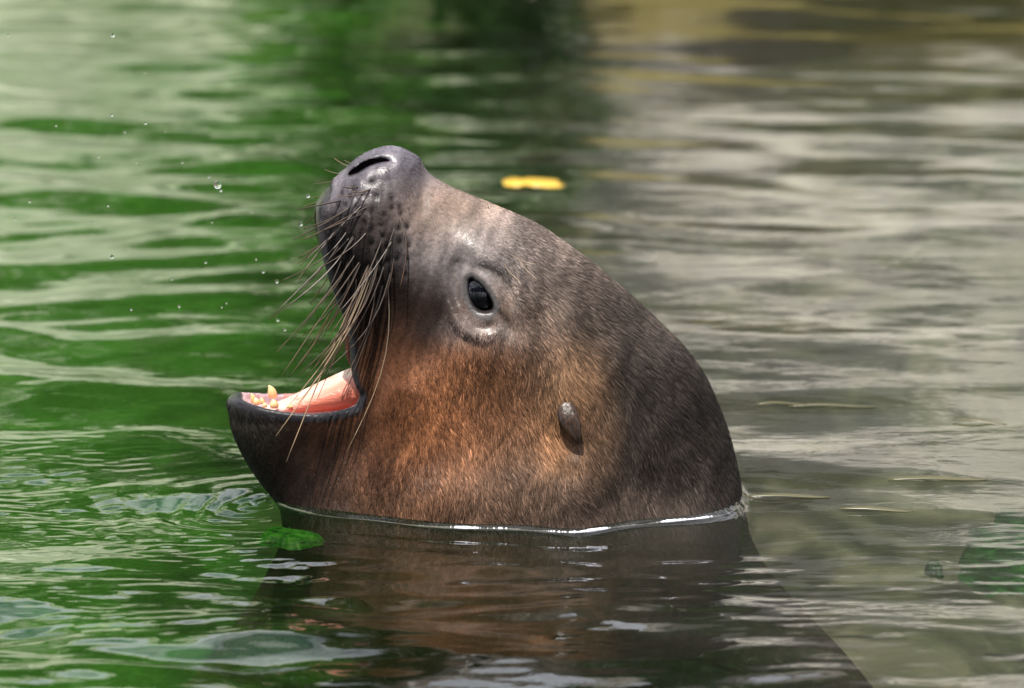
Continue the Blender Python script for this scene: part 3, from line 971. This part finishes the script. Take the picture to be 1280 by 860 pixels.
wt.l(tr.outputs[0], m1.inputs[1]); wt.l(df.outputs[0], m1.inputs[2])
m2 = wt.add('ShaderNodeMixShader')
wt.l(fr.outputs[0], m2.inputs[0]); wt.l(m1.outputs[0], m2.inputs[1]); wt.l(gl.outputs[0], m2.inputs[2])
wt.l(m2.outputs[0], wt.out.inputs['Surface'])
wt.n.remove(wt.b)
water = np_mesh('water', WV, WQ, wt.m)
water['kind'] = 'structure'

# ================================================================== POOL BED, BANK
def fbm2(X, Y, seed, l0, octs=5, gain=0.5):
    g = np.random.default_rng(seed)
    Z = np.zeros_like(X); a = 1.0; lam = l0
    for o in range(octs):
        for _ in range(5):
            th = g.uniform(0, 2 * math.pi)
            Z += a * 0.45 * np.sin((math.cos(th) * X + math.sin(th) * Y) * 2 * math.pi / (lam * g.uniform(0.7, 1.4)) + g.uniform(0, 6.28))
        a *= gain; lam *= 0.5
    return Z


def sheet(name, xs, ys, zf, mat):
    X, Y = np.meshgrid(xs, ys, indexing='ij')
    Z = zf(X, Y)
    n, m_ = X.shape
    ii = np.arange(n * m_).reshape(n, m_)
    Qs = np.stack([ii[:-1, :-1], ii[1:, :-1], ii[1:, 1:], ii[:-1, 1:]], -1).reshape(-1, 4)
    return np_mesh(name, np.stack([X.ravel(), Y.ravel(), Z.ravel()], 1), Qs, mat)


bm_ = NT('algae_bed')
tc = bm_.add('ShaderNodeTexCoord'); o_ = tc.outputs['Object']
sp = bm_.add('ShaderNodeSeparateXYZ'); bm_.l(o_, sp.inputs[0])
nb = bm_.noise(3.0, 5, 0.6, o_)
ad = bm_.add('ShaderNodeMath', operation='MULTIPLY_ADD'); bm_.l(nb.outputs['Fac'], ad.inputs[0]); ad.inputs[1].default_value = 1.0; bm_.l(sp.outputs['X'], ad.inputs[2])
rp = bm_.ramp(ad.outputs[0], [(0.15, (0.020, 0.11, 0.010)), (0.5, (0.06, 0.10, 0.035)), (0.7, (0.17, 0.165, 0.15)), (1.0, (0.14, 0.155, 0.11))])
vo = bm_.add('ShaderNodeTexVoronoi'); vo.inputs['Scale'].default_value = 7; bm_.l(o_, vo.inputs['Vector'])
mx = bm_.add('ShaderNodeMix', data_type='RGBA', blend_type='MULTIPLY'); mx.inputs['Factor'].default_value = 0.6
bm_.l(bm_.mapping(o_, (1.0, 0.55, 1.0)), vo.inputs['Vector'])
r2 = bm_.ramp(vo.outputs['Distance'], [(0.15, (1.25, 1.22, 1.15)), (0.5, (0.75, 0.78, 0.68)), (0.8, (0.22, 0.27, 0.20))])
bm_.l(rp.outputs[0], mx.inputs['A']); bm_.l(r2.outputs[0], mx.inputs['B']); nm_ = bm_.noise(5.5, 6, 0.6, bm_.mapping(o_, (1.0, 0.45, 1.0)), 1.8)
r3 = bm_.ramp(nm_.outputs['Fac'], [(0.36, (0.30, 0.32, 0.28)), (0.5, (0.95, 0.95, 0.92)), (0.62, (2.1, 2.05, 1.95))])
mx2 = bm_.add('ShaderNodeMix', data_type='RGBA', blend_type='MULTIPLY'); mx2.inputs['Factor'].default_value = 1.0
bm_.l(mx.outputs['Result'], mx2.inputs['A']); bm_.l(r3.outputs[0], mx2.inputs['B']); bm_.l(mx2.outputs['Result'], bm_.b.inputs['Base Color'])
bm_.b.inputs['Roughness'].default_value = 0.9
bed = sheet('pool_bed', np.linspace(-9, 9, 240), np.linspace(-9, 5.9, 240), lambda X, Y: -0.262 + 0.012 * fbm2(X, Y, 4, 0.8, 3), bm_.m)
bed['kind'] = 'structure'

# pale rock wall on the far bank (seen mirrored in the water)
rk = NT('pale_rock')
tc = rk.add('ShaderNodeTexCoord'); o_ = tc.outputs['Object']
sp = rk.add('ShaderNodeSeparateXYZ'); rk.l(o_, sp.inputs[0])
na = rk.noise(3.2, 6, 0.62, rk.mapping(o_, (1, 1, 2.2)), 0.5); nb = rk.noise(9, 5, 0.6, o_)
c1 = rk.ramp(na.outputs['Fac'], [(0.32, (0.23, 0.21, 0.21)), (0.44, (0.34, 0.32, 0.285)), (0.56, (0.44, 0.42, 0.37)), (0.68, (0.32, 0.285, 0.20))])
ad = rk.add('ShaderNodeMath', operation='MULTIPLY_ADD'); rk.l(nb.outputs['Fac'], ad.inputs[0]); ad.inputs[1].default_value = -0.35; rk.l(sp.outputs['Z'], ad.inputs[2])
bd = rk.ramp(ad.outputs[0], [(0.04, (1, 1, 1)), (0.20, (0, 0, 0))])
mx = rk.add('ShaderNodeMix', data_type='RGBA'); rk.l(bd.outputs[0], mx.inputs['Factor']); rk.l(c1.outputs[0], mx.inputs['A']); mx.inputs['B'].default_value = (0.13, 0.105, 0.02, 1)
rk.l(mx.outputs['Result'], rk.b.inputs['Base Color']); rk.b.inputs['Roughness'].default_value = 0.85


mr = NT('mossy_rock')
tc = mr.add('ShaderNodeTexCoord')
na = mr.noise(4, 6, 0.62, tc.outputs['Object'])
c1 = mr.ramp(na.outputs['Fac'], [(0.35, (0.22, 0.27, 0.15)), (0.5, (0.46, 0.50, 0.36)), (0.65, (0.60, 0.62, 0.48))])
mr.l(c1.outputs[0], mr.b.inputs['Base Color']); mr.b.inputs['Roughness'].default_value = 0.9


def rock_wall(name, x0, x1, ybase, height, lean, seed, step=0.05, rough=0.10, mat=None):
    xs = np.arange(x0, x1 + step, step); zs = np.linspace(-0.35, height, int((height + 0.35) / step))
    X, Z = np.meshgrid(xs, zs, indexing='ij')
    Y = ybase + lean * np.maximum(Z, 0) + rough * fbm2(X, Z * 1.7, seed, 1.4, 5)
    Z = Z + 0.18 * fbm2(X, X * 0.3, seed + 1, 1.6, 3) * (Z / height) ** 2
    Vv = np.stack([X.ravel(), Y.ravel(), Z.ravel()], 1)
    n, m_ = X.shape
    ii = np.arange(n * m_).reshape(n, m_)
    Qs = np.stack([ii[:-1, :-1], ii[1:, :-1], ii[1:, 1:], ii[:-1, 1:]], -1).reshape(-1, 4)
    # top and back so that it is a solid bank
    topi = ii[:, -1]
    back = np.stack([X[:, -1], Y[:, -1] + 1.2, Z[:, -1] + 0.05], 1); bi = len(Vv) + np.arange(n)
    back2 = back.copy(); back2[:, 2] = -0.35; bi2 = bi + n
    Vv = np.concatenate([Vv, back, back2])
    Qs = np.concatenate([Qs, np.stack([topi[:-1], topi[1:], bi[1:], bi[:-1]], 1), np.stack([bi[:-1], bi[1:], bi2[1:], bi2[:-1]], 1)])
    return np_mesh(name, Vv, Qs, mat or rk.m)


w1 = rock_wall('rock_wall', 0.10, 8.0, 5.30, 3.4, 0.45, 21)
tag(w1, 'tall pale grey rock wall mirrored in the calm water behind the nape', 'rock wall')
w2 = rock_wall('rock_wall', -8.0, 0.12, 5.45, 0.72, 0.45, 31, rough=0.06, mat=mr.m)
tag(w2, 'low pale rock ledge mirrored in the green water under the shrubs', 'rock wall')

w3 = rock_wall('rock_wall', -8.0, 0.6, 6.75, 3.2, 0.40, 41, mat=mr.m)
tag(w3, 'pale grey rock slope rising behind the row of shrubs', 'rock wall')

gm = NT('bank_soil')
nb = gm.noise(4, 5)
rp = gm.ramp(nb.outputs['Fac'], [(0.35, (0.05, 0.10, 0.02)), (0.7, (0.10, 0.085, 0.05))])
gm.l(rp.outputs[0], gm.b.inputs['Base Color']); gm.b.inputs['Roughness'].default_value = 0.95
ground = sheet('ground', np.linspace(-60, 60, 80), np.linspace(6.0, 120, 80), lambda X, Y: 0.36 + 0.05 * fbm2(X, Y, 9, 6.0, 3), gm.m)
ground['kind'] = 'structure'

# ------------------------------------------------------------------ shrubs on the far bank
def leaf_mat(name, c0, c1):
    t = NT(name)
    oi = t.add('ShaderNodeObjectInfo')
    g = t.add('ShaderNodeNewGeometry')
    nz = t.noise(6, 2)
    rp = t.ramp(g.outputs['Random Per Island'], [(0.0, c0), (1.0, c1)])
    t.l(rp.outputs[0], t.b.inputs['Base Color']); t.b.inputs['Roughness'].default_value = 0.4
    tl = t.add('ShaderNodeBsdfTranslucent'); t.l(rp.outputs[0], tl.inputs['Color'])
    mxs = t.add('ShaderNodeMixShader'); mxs.inputs[0].default_value = 0.45
    t.l(t.b.outputs[0], mxs.inputs[1]); t.l(tl.outputs[0], mxs.inputs[2]); t.l(mxs.outputs[0], t.out.inputs['Surface'])
    return t.m


lf_bright = leaf_mat('leaf_bright', (0.05, 0.23, 0.025), (0.19, 0.38, 0.06))
lf_dark = leaf_mat('leaf_dark', (0.010, 0.060, 0.014), (0.04, 0.12, 0.02))
bark = simple_mat('bark', (0.07, 0.05, 0.035), 0.9).m


def leaf_cloud(n, rx, ry, rz, cz, size, seed):
    g = np.random.default_rng(seed)
    # clumps
    nc = max(8, n // 120)
    cc = g.normal(0, 1, (nc, 3)); cc /= np.linalg.norm(cc, axis=1)[:, None]; cc *= (g.random(nc) ** 0.33 * 0.85)[:, None]
    k = g.integers(0, nc, n)
    p = cc[k] + g.normal(0, 0.17, (n, 3))
    p = p * np.array([rx, ry, rz]) + np.array([0, 0, cz])
    d = g.normal(0, 1, (n, 3)); d[:, 2] -= 0.6; d /= np.linalg.norm(d, axis=1)[:, None]
    e = np.cross(d, g.normal(0, 1, (n, 3))); e /= np.linalg.norm(e, axis=1)[:, None]
    s = size * g.uniform(0.6, 1.3, n)[:, None]
    up = np.cross(d, e) * 0.18
    V = np.stack([p, p + d * s * 0.5 + e * s * 0.28 + up * s, p + d * s, p + d * s * 0.5 - e * s * 0.28 + up * s], 1).reshape(-1, 3)
    return V, np.arange(4 * n).reshape(n, 4)


def shrub(x, y, z, rx, ry, rz, n, size, mat, seed, label, stem_h):
    root = bpy.data.objects.new('shrub', None); link(root); root.location = (x, y, z)
    tag(root, label, 'shrub', 'shrubs along the far bank')
    V, Fq = leaf_cloud(n, rx, ry, rz, stem_h, size, seed)
    np_mesh('crown', V, Fq, mat, root, smooth=False)
    g = random.Random(seed)
    for i in range(4):
        ex, ey = g.uniform(-.5, .5) * rx, g.uniform(-.5, .5) * ry
        pts = [(ex * f * f, ey * f, -0.1 + (stem_h + 0.3 * rz) * f) for f in np.linspace(0, 1, 6)]
        tube('stem', pts, [0.018 * (1 - 0.7 * f) for f in np.linspace(0, 1, 6)], bark, root, 6)
    return root


xs = np.arange(-5.2, 0.1, 0.66)
for i, x in enumerate(xs):
    shrub(x + random.uniform(-.1, .1), 6.05 + random.uniform(-.15, .2), 0.42, 0.50, 0.42, random.uniform(0.55, 0.95), 1700, 0.078, lf_bright, 100 + i, 'bright green leafy shrub on the low ledge across the pool', 0.80)
shrub(0.02, 5.32, 0.05, 0.24, 0.20, 0.32, 1600, 0.055, lf_dark, 301, 'dark green shrub hanging over the far water edge where ledge meets wall', 0.26)
shrub(-0.32, 5.40, 0.12, 0.22, 0.18, 0.26, 1300, 0.055, lf_bright, 302, 'small bright green shrub hanging low over the ledge', 0.28)
shrub(1.55, 5.35, 0.35, 0.26, 0.2, 0.22, 1200, 0.055, lf_dark, 303, 'small green tuft growing out of the tall rock wall', 0.1)

# unseen dark crown added over the far bank to darken the mirrored foreground
def added_tree(x, y, z):
    root = bpy.data.objects.new('added_tree', None); link(root); root.location = (x, y, z)
    tag(root, 'unseen dark leafy crown added over the far bank to darken the mirrored water', 'added_tree')
    Vs, Fs, off = [], [], 0
    for k, (cx, cy, cz, rx, rz) in enumerate([(0, 0, 1.00, 0.36, 0.30), (-0.38, 0, 1.25, 0.40, 0.34), (0.42, 0, 1.30, 0.42, 0.32), (0, 0, 1.45, 0.55, 0.36), (-0.75, 0.1, 1.55, 0.38, 0.30), (0.85, 0.1, 1.62, 0.40, 0.30), (0.1, 0.1, 1.85, 0.7, 0.3)]):
        V_, F_ = leaf_cloud(2200, rx, 0.4, rz, 0, 0.085, 700 + k)
        Vs.append(V_ + np.array([cx, cy, cz])); Fs.append(F_ + off); off += len(V_)
    np_mesh('crown', np.concatenate(Vs), np.concatenate(Fs), lf_dark, root, smooth=False)
    f8 = np.linspace(0, 1, 8)
    tube('trunk', [(0.05 * math.sin(4 * f), 0.35 - 0.3 * f, -0.2 + 1.7 * f) for f in f8], [0.07 * (1 - 0.6 * f) for f in f8], bark, root, 8)
    for (ex, ez) in ((-0.7, 1.5), (0.75, 1.55), (-0.35, 1.2), (0.4, 1.25)):
        tube('limb', [(ex * f, 0.1 * (1 - f), 0.7 + (ez - 0.7) * f ** 0.8) for f in f8], [0.03 * (1 - 0.7 * f) for f in f8], bark, root, 6)
    return root


tree0 = added_tree(0.02, 6.0, 0.35)

# unseen tall trees added behind the viewer to cut sky fill on the animal
def copy_tree(src, loc, rz, sc, label, group):
    r = src.copy(); link(r); r.location = loc; r.rotation_euler = (0, 0, rz); r.scale = (sc, sc, sc)
    r['label'] = label; r['group'] = group
    for ch in src.children:
        c = ch.copy(); link(c); c.parent = r
    return r


for i, x in enumerate((-7.5, -4.2, -1.2, 2.0, 5.0, 8.0)):
    copy_tree(tree0, (x, -11.0 - 0.6 * (i % 2), -0.3), 0.7 * i, 3.4, 'unseen tall dark foliage added behind the viewer to cut sky light', 'unseen trees added to block sky light')

# ================================================================== SMALL THINGS
# floating yellow leaf and olive strips painted as ripple reflections
def blade(name, u, v, length_px, width_px, rot, mat, label, cat, group=None, curl=0.0):
    p = water_pt(u, v)
    sc = np.dot(p - CAM, FWD) / FPX
    L, Wd = length_px * sc, width_px * sc / math.sin(PITCH)
    n = 12; V, F = [], []
    for i in range(n + 1):
        f = i / n
        hw = Wd * 0.5 * (math.sin(math.pi * min(1, f * 0.92 + 0.06)) ** (0.45 if name == 'floating_leaf' else 0.7))
        if name == 'floating_leaf':
            hw *= 1 - 0.45 * math.exp(-((f - 0.33) / 0.07) ** 2) + 0.12 * math.sin(9 * f)
        x = (f - 0.5) * L; yy = curl * L * math.sin(math.pi * f)
        for s_, dz in ((-1, 0.0), (0, 0.0), (1, 0.0)):
            V.append((x, yy + s_ * hw, 0.0005 + dz + 0.0012 * math.sin(5 * f)))
    for i in range(n):
        for k in (0, 1):
            a_ = i * 3 + k
            F.append((a_, a_ + 1, a_ + 4, a_ + 3))
    o = mesh_obj(name, V, F, mat)
    md = o.modifiers.new('thick', 'SOLIDIFY'); md.thickness = 0.0006
    o.location = p; o.rotation_euler = (0, 0, R(rot))
    zi = int(np.argmin(abs(wx - p[0]))), int(np.argmin(abs(wy - p[1])))
    o.location.z = Zw[zi] + 0.001
    tag(o, label, cat, group)
    return o


def leafm(name, c0, c1):
    t = NT(name)
    nz = t.noise(60, 3)
    rp = t.ramp(nz.outputs['Fac'], [(0.35, c0), (0.65, c1)])
    t.l(rp.outputs[0], t.b.inputs['Base Color']); t.b.inputs['Roughness'].default_value = 0.35
    return t.m


yl = leafm('yellow_leaf', (0.36, 0.20, 0.015), (0.52, 0.37, 0.04))
ol = leafm('olive_ripple', (0.03, 0.028, 0.008), (0.07, 0.062, 0.015))
blade('floating_leaf', 668, 231, 78, 15, 4, yl, 'yellow leaf floating behind the forehead in dark green water', 'leaf')
gb_ = 'strips painted as ripple reflections'
for (u, v, L, wd, rot, lab) in [(985, 623, 105, 6, 2, 'olive strip painted as a ripple reflection beside the waterline of the nape'), (1096, 640, 92, 6, -6, 'thin olive strip painted as a ripple reflection just past the nape strip'),
                          (1172, 603, 125, 7, 3, 'dark green strip painted as a ripple reflection near the large green patch'), (1040, 508, 110, 4, 2, 'pale brown strip painted as a wave reflection level with the ear'),
                          (975, 506, 60, 4, 10, 'short brown strip painted as a wave reflection at the tip of the longer strip'), (1225, 525, 70, 5, -20, 'short dark strip painted as a ripple reflection above the large green patch')]:
    blade('ripple_strip', u, v, L, wd * 0.55, rot, ol, lab, 'ripple reflection', gb_, 0.03)

# green sheets at the surface, coloured to stand in for green reflections
am = NT('green_reflection')
nz = am.noise(7, 6, 0.7)
rp = am.ramp(nz.outputs['Fac'], [(0.38, (0.002, 0.018, 0.005)), (0.52, (0.008, 0.085, 0.015)), (0.66, (0.05, 0.26, 0.05))])
am.l(rp.outputs[0], am.b.inputs['Base Color']); am.b.inputs['Roughness'].default_value = 0.35; am.b.inputs['Specular IOR Level'].default_value = 0.25


am2 = NT('bright_reflection')
nz = am2.noise(7, 5, 0.65)
rp = am2.ramp(nz.outputs['Fac'], [(0.36, (0.006, 0.08, 0.006)), (0.5, (0.04, 0.42, 0.015)), (0.64, (0.16, 0.62, 0.06))])
am2.l(rp.outputs[0], am2.b.inputs['Base Color']); am2.b.inputs['Roughness'].default_value = 0.5


def surface_patch(u, v, rpx, dpx, seed, label, z=-0.003, mat=None, bumps=0.0012):
    p = water_pt(u, v); sc = np.dot(p - CAM, FWD) / FPX
    rx, ry = rpx * sc, dpx * sc / math.sin(PITCH)
    n, m_ = 40, 72
    V = [(0, 0, 0.004)]; F = []
    g = np.random.default_rng(seed)
    ph = g.uniform(0, 6.28, 8)
    for i in range(1, n + 1):
        r = i / n
        for k in range(m_):
            th = 2 * math.pi * k / m_
            lob = 1 + 0.30 * math.sin(th + ph[0]) + 0.28 * math.sin(2 * th + ph[1]) + 0.12 * math.sin(5 * th + ph[2]) + 0.04 * math.sin(17 * th + ph[3]) + 0.05 * math.sin(29 * th + ph[6])
            x, y = rx * r * lob * math.cos(th), ry * r * lob * math.sin(th)
            z = 0.001 * (1 - r ** 3) + bumps * math.sin(95 * x + ph[4] + 2 * math.sin(40 * y)) * math.sin(60 * y + ph[5]) * (1 - r ** 4) - 0.010 * r ** 6
            V.append((x, y, z))
    for k in range(m_): F.append((0, 1 + k, 1 + (k + 1) % m_))
    for i in range(n - 1):
        for k in range(m_):
            k2 = (k + 1) % m_
            F.append((1 + i * m_ + k, 1 + (i + 1) * m_ + k, 1 + (i + 1) * m_ + k2, 1 + i * m_ + k2))
    o = mesh_obj('reflection_patch', V, F, mat or am.m)
    o.location = p; o.location.z = z + float(Zw[int(np.argmin(abs(wx - p[0]))), int(np.argmin(abs(wy - p[1])))])
    tag(o, label, 'painted_reflection', 'green patches painted as reflections')


surface_patch(1262, 655, 62, 38, 1, 'large glossy green patch painted as a reflection in the grey water', -0.003, None, 0.005)
surface_patch(1166, 690, 9, 5, 2, 'tiny green speck painted as a reflection beside the large patch')
surface_patch(1272, 205, 22, 34, 3, 'dark green patch painted as a reflection on the far grey water')

surface_patch(362, 650, 32, 8, 6, 'bright green film painted as a reflection under the throat of the sea lion', -0.004, am2.m)  # stands in for sunlit green mirrored below the throat


# thin white strip standing in for the sky glint where water meets the neck
fo = NT('sky_glint')
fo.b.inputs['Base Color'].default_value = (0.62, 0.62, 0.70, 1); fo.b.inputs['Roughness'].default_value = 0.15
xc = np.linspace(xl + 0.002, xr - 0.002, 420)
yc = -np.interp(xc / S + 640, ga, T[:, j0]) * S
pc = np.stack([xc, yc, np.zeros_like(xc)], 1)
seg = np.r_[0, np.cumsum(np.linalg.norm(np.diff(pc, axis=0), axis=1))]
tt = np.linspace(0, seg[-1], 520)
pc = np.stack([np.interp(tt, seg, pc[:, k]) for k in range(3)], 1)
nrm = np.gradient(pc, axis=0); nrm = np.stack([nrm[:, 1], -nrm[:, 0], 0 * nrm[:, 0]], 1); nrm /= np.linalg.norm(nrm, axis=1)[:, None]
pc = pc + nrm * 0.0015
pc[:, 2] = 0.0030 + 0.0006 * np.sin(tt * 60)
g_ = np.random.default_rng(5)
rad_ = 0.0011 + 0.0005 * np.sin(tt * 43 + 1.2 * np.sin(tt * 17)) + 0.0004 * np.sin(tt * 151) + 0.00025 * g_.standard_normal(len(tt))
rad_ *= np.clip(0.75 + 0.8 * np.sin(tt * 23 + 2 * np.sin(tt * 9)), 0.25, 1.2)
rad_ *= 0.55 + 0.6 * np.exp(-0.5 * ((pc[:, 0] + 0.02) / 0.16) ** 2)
glint_tube = tube('glint_strip', pc, np.clip(rad_, 0.0003, 0.0024), fo.m, None, 6)
tag(glint_tube, 'thin white strip painted as a sky glint where the water meets the neck', 'sky_glint')

# flying droplets
dm = NT('droplet_water')
dm.b.inputs['Transmission Weight'].default_value = 1.0; dm.b.inputs['IOR'].default_value = 1.33; dm.b.inputs['Roughness'].default_value = 0.0
dm.b.inputs['Base Color'].default_value = (1, 1, 1, 1)
bm = bmesh.new(); bmesh.ops.create_icosphere(bm, subdivisions=3, radius=1.0)
for f in bm.faces: f.smooth = True
dme = bpy.data.meshes.new('droplet'); bm.to_mesh(dme); bm.free(); dme.materials.append(dm.m)
drops = [(141, 44, 2.6), (272, 231, 4.6), (276, 238, 1.8), (140, 321, 2.6), (182, 154, 1.8), (140, 144, 1.6), (37, 252, 1.6), (346, 352, 2.2), (329, 340, 1.8), (257, 328, 1.6), (261, 221, 1.4),
         (164, 387, 1.5), (224, 383, 1.6), (347, 400, 2.0), (356, 412, 1.8), (228, 203, 1.3), (135, 257, 1.5), (270, 291, 1.2), (320, 324, 1.3), (215, 349, 1.4), (10, 44, 1.3), (170, 203, 1.2), (123, 196, 1.4), (385, 245, 2.6),
         (376, 280, 2.4), (398, 291, 1.6), (117, 278, 1.2), (277, 384, 1.2), (283, 379, 1.2), (181, 91, 1.2), (70, 157, 1.2), (156, 165, 1.3), (207, 165, 1.0), (240, 188, 1.0), (315, 265, 1.2), (265, 278, 1.0), (169, 220, 1.0), (19, 274, 1.2)]
for i, (u, v, r) in enumerate(drops):
    p = unproj([u], [v], random.uniform(-0.16, 0.02))[0]
    o = link(bpy.data.objects.new('water_droplet', dme)); o.location = p; o.scale = (r * S, r * S, r * S * random.uniform(1, 1.3))
    tag(o, 'clear water droplet flying through the air in front of the muzzle', 'droplet', 'flying water droplets')
